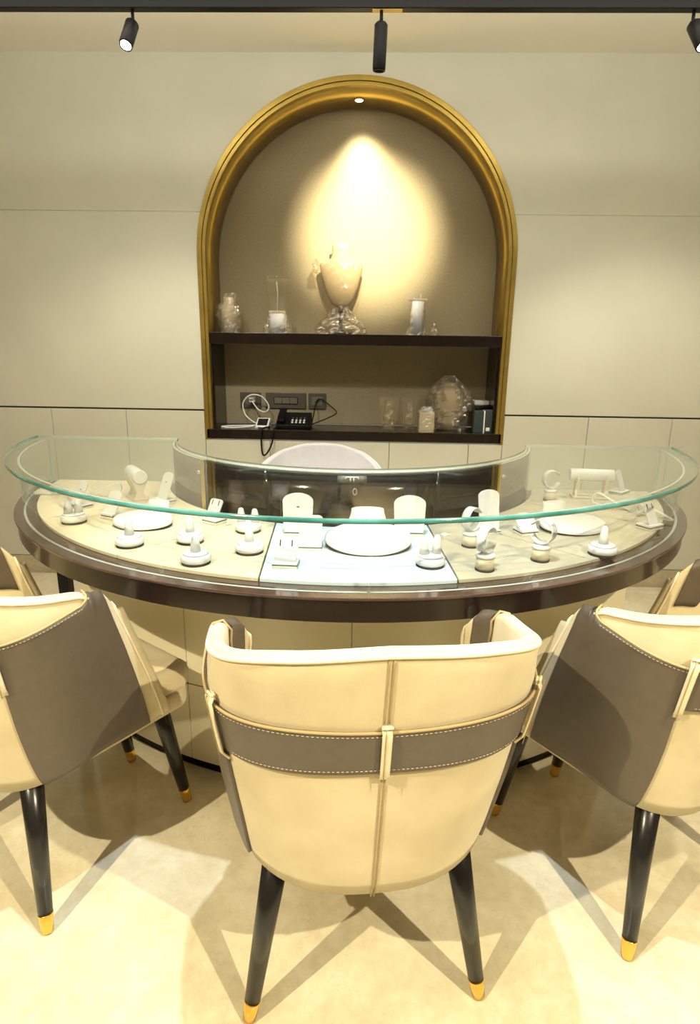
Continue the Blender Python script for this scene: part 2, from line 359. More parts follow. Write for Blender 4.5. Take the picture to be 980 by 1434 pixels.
slab(MB(), .69, 1.24, .868, .875).build('rim', M['rim'], counter, bevel=.002)
# trays
TO, TI = 1.17, .725
bo = [-aend(TO)+1, -52.8, -29.3, -9.0, 14.0, 34.0, 56.8, aend(TO)-1]
bi = [-aend(TI)+1, -57, -24.5, -17.0, 20.5, 28.5, 60, aend(TI)-1]
tm = ['tray', 'tray', 'tray', 'traywhite', 'traygrey', 'traygrey', 'traygrey']
for k in range(7):
    e = .11; ei = .2
    t = slab(MB(), TI, TO, .8755, .885, (bo[k]+e, bo[k+1]-e), (bi[k]+ei, bi[k+1]-ei), 14).build('tray', M[tm[k]], counter, bevel=.0012)
    if k == 3: t['label'] = 'icy white centre tray'
# glass
G2 = [M['glass'], M['glassedge'], M['glassedgepale']]
gt = slab(MB(), .69, 1.246, 1.0465, 1.0575, edge=1, side_r=2).build('glass_top', G2, counter)
def bent(r0, r1, a0, a1, z0, z1, n=40, endm=1):
    mb = MB(); O, I = arc(r1, a0, a1, n), arc(r0, a0, a1, n)
    mb.grid([[(*p, z0) for p in O], [(*p, z1) for p in O]], 0); mb.grid([[(*p, z0) for p in I], [(*p, z1) for p in I]], 0)
    mb.grid([[(*p, z1) for p in O], [(*p, z1) for p in I]], endm); mb.grid([[(*p, z0) for p in O], [(*p, z0) for p in I]], endm)
    for k in (0, -1): mb.add([(*O[k], z0), (*O[k], z1), (*I[k], z1), (*I[k], z0)], [(0, 1, 2, 3)], endm)
    return mb
GE = [M['glass'], M['glassedgepale']]
ae = aend(1.21)-.3
bent(1.202, 1.210, -ae, 3.35, .8755, 1.046).build('front_glass', GE, counter)
bent(1.202, 1.210, 3.55, ae, .8755, 1.046).build('front_glass', GE, counter)
for sx in (-1, 1):
    x0, x1 = CX+sx*.70, CX+sx*1.19
    MB().add([(x0, YBK-.012, .8755), (x1, YBK-.012, .8755), (x1, YBK-.012, 1.046), (x0, YBK-.012, 1.046), (x0, YBK-.004, .8755), (x1, YBK-.004, .8755), (x1, YBK-.004, 1.046), (x0, YBK-.004, 1.046)],
             [(0, 1, 2, 3), (4, 5, 6, 7)]).add([(x0, YBK-.012, .8755), (x0, YBK-.012, 1.046), (x0, YBK-.004, 1.046), (x0, YBK-.004, .8755), (x1, YBK-.012, .8755), (x1, YBK-.012, 1.046), (x1, YBK-.004, 1.046), (x1, YBK-.004, .8755)],
             [(0, 1, 2, 3), (4, 5, 6, 7)], 1).build('end_glass', GE, counter)
iae = aend(.70)-.5
for a0, a1 in ((-iae, -42.3), (45.3, iae)):
    bent(.698, .706, a0, a1, .8755, 1.045, 16).build('smoked_panel', [M['smoke'], M['glassedgepale']], counter)['label'] = 'smoked glass end panel'
for a0, a1 in ((-42, -19.8), (-19.6, 22.9), (23.1, 45)):
    bent(.694, .708, a0+.15, a1-.15, .8755, 1.045, 20, 0).build('sliding_door', [M['darkpanel']], counter)['label'] = 'dark glossy door panel'
for a in (-42.2, 45.2):
    x, y = cp_(.709, a); MB().box((x-.006, y-.006, .8755), (x+.006, y+.006, 1.0455)).build('door_post', M['gold'], counter)
for a in (-44.5, 47.5):
    x, y = cp_(.712, a); x2, y2 = cp_(.688, a); MB().tube([(x, y, 1.0), (x2, y2, 1.0)], .007, 12).build('glass_stud', M['steel'], counter)
# door lock plate with its two T shaped marks and oval keyhole
lk = empty('door_lock', (0, 0, 0)); lk.parent = counter
bent(.7085, .7115, -1.8, 5.2, 1.018, 1.040, 6, 0).build('lock_plate', M['socketin'], lk)
def on_arc(r, a, z): x, y = cp_(r, a); return (x, y, z)
tt = MB()
def stroke(a0, z0, a1, z1, wd=.0018):
    A, B = Vector(on_arc(.713, a0, z0)), Vector(on_arc(.713, a1, z1)); tt.tube([A, B], wd, 6)
stroke(.2, 1.036, 3.2, 1.036); stroke(.2, 1.036, .2, 1.031); stroke(3.2, 1.036, 3.2, 1.031); stroke(1.3, 1.036, 1.3, 1.024); stroke(2.1, 1.036, 2.1, 1.024)
tt.build('lock_mark', M['whiteplastic'], lk)
kp = [on_arc(.712, 2.4+.45*cos(t*pi/8), .992+.0095*sin(t*pi/8)) for t in range(16)]
MB().tube(kp, .0018, 6, closed=True).build('keyhole', M['steel'], lk)
# base body
BX, BY, BR = -.02, 3.05, 1.40
def bpnt(r, x): return (BX+x, BY-sqrt(r*r-x*x))
def base_shell(r, zz0, zz1, x0, x1, th, mm, nm, n=20):
    A = [bpnt(r, x0+(x1-x0)*i/n) for i in range(n+1)]; B = [bpnt(r-th, x0+(x1-x0)*i/n) for i in range(n+1)]
    return MB().prism(A+list(reversed(B)), zz0, zz1, smooth_side=False).build(nm, M[mm], counter, bevel=.0015)
xsb = [-1.02, -.52, .02, .52, 1.02]
for a, b in zip(xsb, xsb[1:]):
    base_shell(BR, .045, .33, a+.0007, b-.0007, .02, 'cream', 'lower_panel')
    base_shell(BR, .334, .80, a+.0007, b-.0007, .02, 'cream', 'upper_panel')
base_shell(BR-.02, .0, .044, -1.0, 1.0, .03, 'black', 'plinth', 40)
base_shell(BR-.0205, .045, .811, -1.0, 1.0, .03, 'cream', 'core_wall', 40)
for sx in (-1, 1):
    x = BX+sx*1.01; y0 = bpnt(BR-.021, 1.0)[1]
    MB().box((x-.015, y0+.012, .045), (x+.015, 2.3, .811)).build('side_panel', M['cream'], counter)
MB().box((-1.10, 2.05, 0), (-1.062, 2.09, .811)).build('support_post', M['black'], counter)

# ------------------------------------------------------------------ tub chairs
def lerp_tab(tab, z):
    if z <= tab[0][0]: return tab[0][1]
    for (a, va), (b, vb) in zip(tab, tab[1:]):
        if z <= b:
            t = (z-a)/(b-a); return va+(vb-va)*t
    return tab[-1][1]
WT = [(.30, .222), (.33, .243), (.36, .254), (.45, .278), (.58, .298), (.70, .312), (.82, .316), (.90, .306), (.96, .297)]
YT = [(.30, -.235), (.33, -.258), (.39, -.285), (.60, -.326), (.80, -.360), (.96, -.392)]
S1 = .60                       # share of the shell perimeter (each side) that belongs to the rounded back
TH = .029
def sstep(a, b, x): t = max(0, min(1, (x-a)/(b-a))); return t*t*(3-2*t)
_zt = [(0, .952), (.25, .944), (.38, .912), (.5, .882), (.75, .852), (.9, .842), (1., .80)]
ZTAB = [(i/100, sum(lerp_tab(_zt, max(0, min(1, i/100+k*.012))) for k in range(-4, 5))/9-(.03*((i/100-.9)/.1)**2 if i > 90 else 0)) for i in range(101)]
def z_top(s): a = abs(s); return lerp_tab(ZTAB, a)
def z_bot(s): a = abs(s); return .356+.076*sstep(.10, .72, a)
_AT = {}
def arc_table(n):
    if n not in _AT:
        P = []; K = 400
        for i in range(K+1):
            ph = pi/2*i/K; P.append((sin(ph)**(2/n) if ph > 0 else 0., cos(ph)**(2/n) if i < K else 0.))
        L = [0.]
        for p, q in zip(P, P[1:]): L.append(L[-1]+math.hypot((q[0]-p[0])*.32, (q[1]-p[1])*.29))
        T = []; j = 0
        for i in range(201):
            t = L[-1]*i/200
            while j < K-1 and L[j+1] < t: j += 1
            k = (t-L[j])/max(1e-9, L[j+1]-L[j]); T.append((P[j][0]+(P[j+1][0]-P[j][0])*k, P[j][1]+(P[j+1][1]-P[j][1])*k))
        _AT[n] = T
    return _AT[n]
def arc_at(n, u):
    a = math.floor(n*10)/10; k = (n-a)*10; i = min(199, int(u*200)); f = u*200-i; R_ = []
    for t in (arc_table(round(a, 1)), arc_table(round(a+.1, 1))):
        R_.append((t[i][0]+(t[i+1][0]-t[i][0])*f, t[i][1]+(t[i+1][1]-t[i][1])*f))
    return tuple(R_[0][j]+(R_[1][j]-R_[0][j])*k for j in (0, 1))
def plan(s, z, d):
    a = lerp_tab(WT, z)-d; yb = lerp_tab(YT, z)+d; y0 = -.09; b = y0-yb; n = lerp_tab([(.45, 2.3), (.70, 2.7), (.93, 3.8)], z); u = abs(s)
    ye = .148-(z-.42)*.345
    if u <= S1:
        gx, gy = arc_at(n, u/S1); x = a*gx; y = y0-b*gy
    else:
        v = (u-S1)/(1-S1); x = a*(1-(.04+.14*sstep(.5, .86, z))*v*v); y = y0+(ye-y0)*v
    return Vector((math.copysign(x, s) if s else 0, y, z))
def prof(s, p, off=0.):
    """p runs up the outer face from the lower edge, over the rolled top, and down the inner face"""
    zb, zt = z_bot(s), z_top(s); H = zt-TH/2-zb; L = pi*TH/2
    if p <= H: return plan(s, zb+p, -off)
    if p <= H+L:
        a = (p-H)/(TH/2); r = TH/2+off; zc = zt-TH/2
        d = TH/2-r*cos(a); q = plan(s, zc, d); q.z = zc+r*sin(a); return q
    q = plan(s, zt-TH/2-(p-H-L), TH+off); return q
def Hs(s): return z_top(s)-TH/2-z_bot(s)
def PL(s, zin=.44): return Hs(s)+pi*TH/2+(z_top(s)-TH/2-zin)
def sgrid(n, a=-1., b=1.): return [a+(b-a)*i/n for i in range(n+1)]
def make_chair(name, shell_m, strap_m, pipe_m, leg_m, label, strapped=True):
    t = tag(empty(name), label, 'chair', 'tub chairs around the counter')
    ss = sgrid(72); rows = []
    for s in ss:
        H, P = Hs(s), PL(s); row = [prof(s, H*i/14) for i in range(15)]
        row += [prof(s, H+pi*TH/2*i/8) for i in range(1, 9)]; row += [prof(s, H+pi*TH/2+(P-H-pi*TH/2)*i/8) for i in range(1, 9)]
        rows.append(row)
    mb = MB(); mb.grid(rows)
    # arm front faces: bulge a little, closed to the inner edge
    for k, sg in ((0, -1), (-1, 1)):
        r_ = rows[k]; mid = []
        n = len(r_); c = sum(r_, Vector())/n
        ins = [p.lerp(Vector((c.x, p.y, p.z)), .35)+Vector((0, .014, -.0)) for p in r_]
        mb.grid([r_, ins]); mb.add(ins, [tuple(range(n))], 0, True)
    # underside strip between outer and inner lower edges
    mb.grid([[r_[0] for r_ in rows], [r_[-1] for r_ in rows]])
    mb.build('shell', shell_m, t)
    # seat and frame under it
    def seat_outline(z, d, yf, n=36):
        pts = []
        for s in sgrid(n, -.96, .96): q = plan(s, z, d); pts.append((q.x, min(q.y, yf-.05)))
        w = abs(pts[0][0])
        return [p for p in pts]+[(w*.98, yf-.03), (w*.90, yf), (-w*.90, yf), (-w*.98, yf-.03)]
    def lay(zs_, ds, yf, nm, mm, shrink=.0):
        mb = MB(); L = [[(x*(1-k), y*(1-k), z) for x, y in seat_outline(.50, ds, yf)] for z, k in zs_]
        mb.grid(L, 0, True, True); n = len(L[0]); mb.add(L[0], [tuple(range(n))]); mb.add(L[-1], [tuple(range(n))], 0, True)
        return mb.build(nm, mm, t)
    lay([(.408, .02), (.413, 0), (.455, 0), (.460, .01)], TH-.005, .236, 'seat_base', shell_m)
    lay([(.462, .03), (.467, .005), (.48, -.006), (.505, -.006), (.525, .01), (.535, .05), (.540, .14)], TH-.002, .248, 'seat_cushion', shell_m)
    # bottom pan closing the shell
    L1 = [prof(s, .0) for s in sgrid(40)]
    mb = MB(); L2 = [Vector((p.x*.82, p.y*.82+.0, p.z-.012)) for p in L1]
    mb.grid([L1, L2]); mb.add(L2, [tuple(range(len(L2)))]); mb.build('under_pan', M['black'], t)
    # piping along the outer top edge
    pp = [prof(s, Hs(s)+pi*TH/2*.10, .001) for s in sgrid(80, -.69, .69)]
    MB().tube(pp, .0042, 8).build('top_piping', pipe_m, t)
    for sg in (-1, 1):
        e = [prof(sg*.975, PL(sg)*i/40*.86+.0, .002) for i in range(41)]
        MB().tube(e, .0035, 6).build('arm_piping', pipe_m, t)
    if strapped:
        ZL, ZH = .700, .794
        def upper(s):
            a = abs(s); z = ZH-.004+.012*sstep(.0, .3, a)
            if a > .33: z += (z_top(s)-.002-ZH)*sstep(.33, .80, a)**1.25
            p = z-z_bot(s)
            if a > .66: p += (Hs(s)+pi*TH/2+.13-p)*sstep(.66, .76, a)
            return p
        def lower(s):
            a = abs(s); p = ZL-z_bot(s)
            if a > .37:
                k = min(1, (a-.37)/.06); p *= (1-sqrt(max(0, 1-(1-k)**2))) if k < 1 else 0
                p = (ZL-z_bot(s))*(1-sqrt(max(0, 1-(1-k)**2)))
            return max(p, -.003)
        cols = sorted(set(sgrid(60, -.365, .365)+[sg*x for sg in (-1, 1) for x in [.365+.07*i/16 for i in range(17)]+[.44+.46*i/44 for i in range(45)]]))
        N = 26; off = .0065; rows = []
        for s in cols:
            l, u = lower(s), upper(s); rows.append([prof(s, l+(u-l)*i/N, off) for i in range(N+1)])
        mb = MB(); mb.grid(rows)
        lo = [prof(s, lower(s), .0) for s in cols]; hi = [prof(s, upper(s), .0) for s in cols]
        mb.grid([lo, [r_[0] for r_ in rows]]); mb.grid([[r_[-1] for r_ in rows], hi])
        for k in (0, -1): mb.grid([rows[k], [prof(cols[k], lower(cols[k])+(upper(cols[k])-lower(cols[k]))*i/N, 0) for i in range(N+1)]])
        mb.build('leather_band', strap_m, t)
        # seams: bead along the upper edge, then tiny stitches
        top = [prof(s, upper(s), .006) for s in cols if abs(s) < .72]
        MB().tube(top, .0028, 6).build('edge_bead', M['seam'], t)
        st = MB()
        for fn, dz in ((upper, -.008), (lower, .008)):
            s = -.60
            while s < .60:
                if not (fn is lower and abs(s) > .34):
                    A, B = prof(s, fn(s)+dz, .0075), prof(s+.005, fn(s+.005)+dz, .0075)
                    st.tube([A, B], .0007, 4, smooth=False)
                s += .0095
        sto = st.build('stitching', M['stitch'], t); sto['kind'] = 'stuff'
        # three fabric loops that hold the strap
        for s0 in (-.37, 0., .37):
            zc0, zc1 = (ZL-.014, ZH+.010) if s0 == 0 else (ZL-.022, ZH+.035)
            rows = []
            for k in range(9):
                z = zc0+(zc1-zc0)*k/8; rows.append([plan(s0+dx, z, -.0135 if 0 < k < 8 else -.004) for dx in (-.0095, -.004, .004, .0095)])
            lp = MB(); lp.grid(rows); lp.build('strap_loop', M['suedetrim'], t, solid=.004)
            MB().tube([plan(s0-.003, zc0+(zc1-zc0)*k/8, -.0165) for k in range(9)], .0010, 4).build('loop_stitch', M['seam'], t)
            MB().tube([plan(s0-.011, zc1-.001, -.010), plan(s0+.011, zc1-.001, -.010)], .003, 6).build('loop_fold', M['suedetrim'], t)
        # centre back seam
        for (p0, p1) in ((ZH+.012, .936), (.346, ZL-.014)):
            mb = MB()
            for dx in (-.005, .005): mb.tube([plan(dx, p0+(p1-p0)*i/16, -.001) for i in range(17)], .0016, 5)
            mb.build('back_seam', M['seam'], t)
    # legs
    for fx, fy, tx, ty in ((-.255, -.232, -.186, -.192), (.255, -.232, .186, -.192), (-.155, .268, -.13, .195), (.155, .268, .13, .195)):
        A, B = Vector((tx, ty, .415)), Vector((fx, fy, .0)); d = (A-B).normalized()
        lg = MB().lathe([(.017, .05), (.0285, (A-B).length)], 20, B, 0, d).build('leg', leg_m, t)
        MB().lathe([(.0115, .002), (.0145, .005), (.0178, .051), (.0174, .053)], 20, B, 0, d).build('brass_cap', M['brass'], lg)
    return t
ch = make_chair('tub_chair', M['suede'], M['leather'], M['suedetrim'], M['blackgloss'], 'beige suede tub chair seen squarely from behind in the middle foreground')
ch.location = (.026, 1.226, 0); ch.rotation_euler = (0, 0, .135)
dup(ch, (-.800, 1.480, 0), -.630, 'beige suede tub chair cut off by the left edge of the picture')
dup(ch, (.742, 1.474, 0), .660, 'beige suede tub chair cut off by the right edge of the picture')
_zt = [(0, .950), (.12, .945), (.25, .915), (.38, .86), (.5, .80), (.75, .76), (.9, .75), (1., .72)]
ZTAB = [(i/100, lerp_tab(_zt, i/100)) for i in range(101)]
sc_ = make_chair('tub_chair', M['greyfab'], M['greyfab'], M['greypipe'], M['blackgloss'], 'pale grey rounded chair behind the counter below the niche', False)
sc_.location = (-.19, 2.62, 0); sc_.rotation_euler = (0, 0, pi)

# ------------------------------------------------------------------ display stands on the trays
TZ0 = .8852
def ring_stand(x, y, label, cones, rot=0, s=1.):
    t = tag(empty('ring_stand', (x, y, TZ0), rot), label, 'ring stand', 'white ring cone stands')
    r = .037*s
    MB().lathe([(r*.96, 0), (r*.96, .005)], 28).build('felt_foot', M['dark'], t)
    MB().lathe([(r*.9, .005), (r, .008), (r*1.03, .0145), (r, .021), (r*.86, .0245)], 28).build('base', M['white'], t)
    MB().lathe([(r*.84, .0245), (r*.86, .0265), (r*.78, .0295), (r*.4, .030)], 28).build('top_disc', M['white'], t)
    for cx, cy, hh in cones:
        c = MB(); c.lathe([(.0125, .029), (.0112, .05), (.0075, .029+hh-.004), (.0045, .029+hh-.001), (.001, .029+hh)], 18, (cx, cy, 0)); c.build('cone', M['white'], t)
    return t
ring_stand(-.848, 1.725, 'white double ring cone stand nearest the left end of the counter', [(-.012, -.006, .040), (.012, .010, .040)])
ring_stand(-.598, 1.519, 'white single ring cone stand just in front of the left necklace pad', [(0, 0, .042)])
ring_stand(-.446, 1.560, 'white single ring cone stand partly hidden behind another on the left tray', [(0, 0, .042)])
ring_stand(-.385, 1.396, 'white single ring cone stand closest to the front glass left of centre', [(0, 0, .042)])
ring_stand(-.308, 1.672, 'white double ring cone stand beside the dark doors left of the centre tray', [(-.02, 0, .042), (.02, 0, .040)])
ring_stand(-.269, 1.487, 'white single ring cone stand next to the left edge of the icy centre tray', [(0, 0, .042)])
ring_stand(.196, 1.418, 'white double ring cone stand on the right of the icy centre tray', [(-.016, .002, .046), (.016, .010, .048)])
ring_stand(.664, 1.535, 'white single ring cone stand alone on the right tray by the front glass', [(0, 0, .050)])

def slanted(x, y, rot, label, w=.06, h=.075, base=(.062, .045, .016), lean=.35, slits=2, arch_top=False, name='earring_stand', cat='earring stand', m='white', th=.005):
    """block base with a leaning card"""
    t = tag(empty(name, (x, y, TZ0), rot), label, cat)
    bw, bd, bh = base
    MB().box((-bw/2, -bd/2, 0), (bw/2, bd/2, bh*.45)).build('base_block', M['padedge'], t, bevel=.001)
    MB().box((-bw/2, -bd/2+.001, bh*.45), (bw/2, bd/2-.001, bh*.62)).build('base_groove', M['dark'], t)
    MB().box((-bw/2, -bd/2, bh*.62), (bw/2, bd/2, bh)).build('base_cap', M['white'], t, bevel=.001)
    prof_ = []
    n = 12
    if arch_top:
        rr = w/2
        for i in range(n+1): a = pi*i/n; prof_.append((-rr*cos(a), h-rr*.55+rr*.55*sin(a)))
    else: prof_ = [(-w/2, h-.006), (-w/2+.004, h-.002), (-w/2+.01, h), (w/2-.01, h), (w/2-.004, h-.002), (w/2, h-.006)]
    poly = [(-w*.46, 0)]+prof_+[(w*.46, 0)]
    pl = MB()
    c_, s_ = cos(lean), sin(lean)
    def tr_(px, pz, dd): return (px, -bd*.30+pz*s_+dd*c_, bh+pz*c_-dd*s_)
    k = len(poly); vs = [tr_(a, b, 0) for a, b in poly]+[tr_(a, b, th) for a, b in poly]
    pl.add(vs, [tuple(range(k)), tuple(reversed(range(k, 2*k)))]+[(i, (i+1) % k, k+(i+1) % k, k+i) for i in range(k)])
    pl.build('card', M[m], t, bevel=.001)
    for i in range(slits):
        xx = 0 if slits == 1 else (-w*.26 if i == 0 else w*.26)
        A, B = tr_(xx, h-.004, -.0006), tr_(xx, h-.020, -.0006)
        if slits == 1: A, B = tr_(-.003, h*.62, -.0006), tr_(.004, h*.62, -.0006)
        MB().tube([A, B], .0014, 5).build('slit', M['dark'], t)
    return t
slanted(-.160, 1.388, -.05, 'small white earring stand with two slits at the front left of the icy tray', w=.056, h=.058, lean=.45)
slanted(-.160, 1.655, 0, 'tall white arched pendant card with a hook, left of the centre necklace bust', w=.088, h=.105, base=(.075, .045, .018), lean=.12, slits=1, arch_top=True, name='pendant_stand', cat='pendant stand')
slanted(-.112, 1.528, 0, 'plain white pendant card in front of the taller arched card', w=.064, h=.078, base=(.062, .045, .016), lean=.12, slits=0, name='pendant_stand', cat='pendant stand')
slanted(.160, 1.675, 0, 'plain white arched pendant card right of the necklace bust', w=.092, h=.100, base=(.08, .045, .018), lean=.15, slits=0, arch_top=True, name='pendant_stand', cat='pendant stand')
slanted(-.427, 1.752, -.55, 'white two slit earring stand standing by the smoked panel on the left', w=.05, h=.062, base=(.058, .05, .018), lean=.5)
slanted(-.655, 1.985, -.75, 'white tall leaning pendant card with one hole behind the left necklace pad', w=.062, h=.095, base=(.06, .05, .016), lean=.40, slits=1, arch_top=True, name='pendant_stand', cat='pendant stand')
slanted(-.915, 1.905, -.55, 'white leaning pendant card with one hole near the far left end', w=.05, h=.080, base=(.075, .05, .014), lean=.5, slits=1, arch_top=True, name='pendant_stand', cat='pendant stand')
slanted(-.755, 1.785, -.45, 'plain white rounded earring stand behind the left necklace pad', w=.055, h=.075, base=(.05, .05, .018), lean=.55, slits=0, arch_top=True)
slanted(.395, 1.715, .25, 'plain white rounded pendant card behind the pair of bangle stands', w=.066, h=.118, base=(.065, .045, .012), lean=.2, slits=0, arch_top=True, name='pendant_stand', cat='pendant stand')
slanted(.505, 1.708, .35, 'low white earring stand on the tray joint left of the right necklace pad', w=.062, h=.055, base=(.055, .05, .018), lean=.7, slits=0, arch_top=True)
slanted(.905, 1.795, .55, 'white earring stand with a folded card at the right end by the front glass', w=.045, h=.070, base=(.065, .05, .016), lean=.45, slits=2)
slanted(1.005, 2.275, .75, 'plain white leaning card at the far back right corner of the counter', w=.036, h=.082, base=(.075, .05, .012), lean=.35, slits=0, arch_top=True, name='pendant_stand', cat='pendant stand')

def bangle_stand(x, y, rot, label, H=.048, rr=.031, br=.0225):
    t = tag(empty('bangle_stand', (x, y, TZ0), rot), label, 'bangle stand', 'bangle stands')
    MB().lathe([(br*1.05, 0), (br*1.05, .005)], 24).build('felt_foot', M['dark'], t)
    MB().lathe([(br, .005), (br*.99, H*.70)], 24).build('drum', M['offwhite'], t)
    MB().lathe([(br*1.06, H*.70), (br*1.10, H*.76), (br*1.08, H*.86), (br*.8, H*.9)], 24).build('drum_cap', M['white'], t)
    MB().lathe([(br*.55, H*.9), (br*.5, H)], 20).build('neck', M['white'], t)
    # C shaped cuff: strip bent round with an opening at the back
    mb = MB(); rows = []; w = .012
    for i in range(33):
        a = R(-60+300*i/32)-R(90); rows.append([Vector((rr*cos(a+R(0)), yy, H+rr*.96+rr*sin(a+R(0)))) for yy in (-w, w)])
    # opening faces +x after rotating the sweep
    rows = []
    for i in range(33):
        a = R(25+310*i/32)
        rows.append([Vector((rr*cos(a), yy, H+rr*.96+rr*sin(a))) for yy in (-w, -w*.5, w*.5, w)])
    mb.grid(rows); mb.build('cuff', M['white'], t, solid=.003)
    return t
bangle_stand(.327, 1.395, .9, 'ivory bangle stand with white open cuff nearest the front glass on the right tray')
bangle_stand(.322, 1.580, .8, 'ivory bangle stand directly behind another, right of the icy tray')
bangle_stand(.484, 1.475, 2.4, 'ivory bangle stand with white open cuff beside the diagonal tray joint')
bangle_stand(.700, 2.135, .2, 'ivory bangle stand far at the back right near the smoked panel')

def roll_stand(x, y, rot, label, L=.125, rr=.024, h=.070):
    t = tag(empty('bracelet_roll', (x, y, TZ0), rot), label, 'bracelet roll', 'bracelet rolls')
    MB().box((-L*.42, -.026, 0), (L*.42, .026, .007)).build('base_plate', M['offwhite'], t, bevel=.002)
    MB().lathe([(rr*.9, -L/2), (rr, -L/2+.003), (rr, L/2-.003), (rr*.9, L/2)], 28, (0, 0, h+rr*.6), 0, (1, 0, 0)).build('roll', M['white'], t)
    for sx in (-1, 1):
        pl = []
        n = 14
        for i in range(n+1):
            a = pi+pi*i/n; pl.append(((rr+.001)*cos(a), h+rr*.6+(rr+.001)*sin(a)))
        pts = [(-.020, .007), (-.011, h*.42), (-.030, h+rr*.15), (-.030, h+rr*.7)]+pl+[(.030, h+rr*.7), (.030, h+rr*.15), (.011, h*.42), (.020, .007)]
        MB().prism(pts, sx*L*.33-.004, sx*L*.33+.004, plane='yz').build('bracket', M['offwhite'], t)
    return t
roll_stand(-.775, 2.045, -.95, 'white bracelet roll on two brackets at the back left, turned end on', .125)
roll_stand(.862, 2.195, -.10, 'white bracelet roll on two brackets at the back right, seen side on', .155, .023)

def necklace_pad(x, y, rot, label, s=1., neck=True, tilt=.10):
    t = tag(empty('necklace_pad', (x, y, TZ0), rot), label, 'necklace pad', 'white necklace pads')
    # outline: rounded body, blunt point at the front, narrow neck at the back
    out = []
    N = 56
    for i in range(N):
        a = 2*pi*i/N; c, sn = cos(a), sin(a)
        w = .118*s; l = .088*s
        xx = w*math.copysign(abs(c)**.85, c); yy = l*sn
        if sn < 0: yy *= 1.0; xx *= (1-.16*abs(sn)**2)
        if sn > .0: xx *= (1-.55*sn**3); yy *= 1.15
        out.append((xx, yy))
    def zz(y_): return .0+max(0, (y_+.088*s))*tilt
    mb = MB(); th = .013
    L0 = [(a*.97, b*.97, .001+zz(b)*.2) for a, b in out]; L1 = [(a, b, .004+zz(b)) for a, b in out]; L2 = [(a, b, .004+th*.7+zz(b)) for a, b in out]
    L3 = [(a*.93, b*.93, .004+th+zz(b)) for a, b in out]; L4 = [(a*.45, b*.45, .004+th+.003+zz(b*.45)) for a, b in out]
    mb.grid([L0, L1], 1, True, True); mb.grid([L1, L2, L3, L4], 0, True, True); mb.add(L4, [tuple(range(N))], 0, True); mb.add(L0, [tuple(reversed(range(N)))], 1)
    mb.build('bust_pad', [M['white'], M['dark']], t)
    if neck:
        nb = MB(); r0 = .050*s; rows = []
        for k, (zf, rf) in enumerate(((.0, 1.25), (.3, 1.05), (.7, .95), (1., .92), (1.03, .86))):
            rows.append([(r0*rf*cos(2*pi*i/28), .090*s+.022*s*rf*sin(2*pi*i/28)+zf*.01, .012+zz(.08*s)+zf*.040*s) for i in range(28)])
        nb.grid(rows, 0, True, True); nb.add(rows[-1], [tuple(range(28))]); nb.build('neck', M['white'], t)
    return t
p_ = necklace_pad(.042, 1.555, .03, 'large white necklace bust pad centred on the icy tray', 1.0, True, .17)
p_ = necklace_pad(-.635, 1.715, -.32, 'low white rounded necklace pad lying on the left tray', .80, True, .08)
p_ = necklace_pad(.665, 1.775, .42, 'low white pointed necklace pad lying on the right tray', .92, True, .08)

def loop_strap(x, y, rot, label, L=.10, rr=.018, w=.011):
    t = tag(empty('bracelet_strap', (x, y, TZ0), rot), label, 'bracelet stand')
    rows = []
    path = [(-L, .004), (-L*.3, .030)]+[(L*.1+rr*1.0*sin(a), .012+rr+rr*cos(a)) for a in [pi*i/12*1.05 for i in range(13)]]
    path = [(-L, .003), (-L*.5, .022)]+path[2:]+[(L*.1-.03, .006)]
    for px_, pz in path: rows.append([Vector((px_, yy, pz)) for yy in (-w, w)])
    MB().grid(rows).build('band', M['white'], t, solid=.003)
    MB().box((-L-.005, -w*1.3, 0), (L*.15, w*1.3, .003)).build('base_plate', M['offwhite'], t)
    return t
loop_strap(-.865, 2.06, .25, 'white looped bracelet display lying behind the far left pendant card')
loop_strap(.85, 2.045, pi-.75+.2, 'white looped bracelet display lying in front of the right bracelet roll', .10, .020)
loop_strap(.95, 1.94, pi-.55, 'flat white band display between the right roll and the right end', .085, .012, .010)
t = tag(empty('display_pad', (-1.105, 2.085, TZ0), .1), 'thin white flat pad at the very left end of the counter', 'display pad')
MB().box((-.05, -.03, 0), (.05, .03, .010)).build('pad', M['white'], t, bevel=.003)
MB().box((-.048, -.028, .010), (.048, .028, .0115)).build('pad_top', M['offwhite'], t)

# ------------------------------------------------------------------ wrapped things in the niche
US, LS = 1.4892, .9372
def crumple(mb, rows_fn, n, m_, amp, seed, mi=0):
    rows = []
    for j in range(m_+1):
        v = j/m_; row = []
        for i in range(n):
            a = 2*pi*i/n; p = Vector(rows_fn(a, v)); k = noise.noise(p*38+Vector((seed, 0, 0)))*amp+noise.noise(p*95+Vector((0, seed, 0)))*amp*.6
            d = Vector((cos(a), sin(a), 0)); q = p+d*k
            if j == 0: q.z = p.z
            row.append(q)
        rows.append(row)
    mb.grid(rows, mi, False, True); mb.add(rows[-1], [tuple(range(n))], mi); mb.add(rows[0], [tuple(reversed(range(n)))], mi)
    return mb
def tapered(prof_, ex=1., yx=.7):
    def fn(a, v):
        z = v*prof_[-1][0]; r = lerp_tab(prof_, z); c, s = cos(a), sin(a)
        return (r*math.copysign(abs(c)**ex, c), r*yx*math.copysign(abs(s)**ex, s), z)
    return fn
def wrapped(name, label, cat, x, y, z, prof_, inner=None, ex=.7, yx=.7, amp=.012, seed=1., imat='white'):
    t = tag(empty(name, (x, y, z)), label, cat, 'plastic wrapped display props in the niche')
    if inner: MB().lathe(inner, 20, (0, 0, .001)).build('prop', M[imat], t)
    crumple(MB(), tapered(prof_, ex, yx), 36, 22, amp, seed).build('plastic_wrap', M['plastic'], t, recalc=False)
    return t
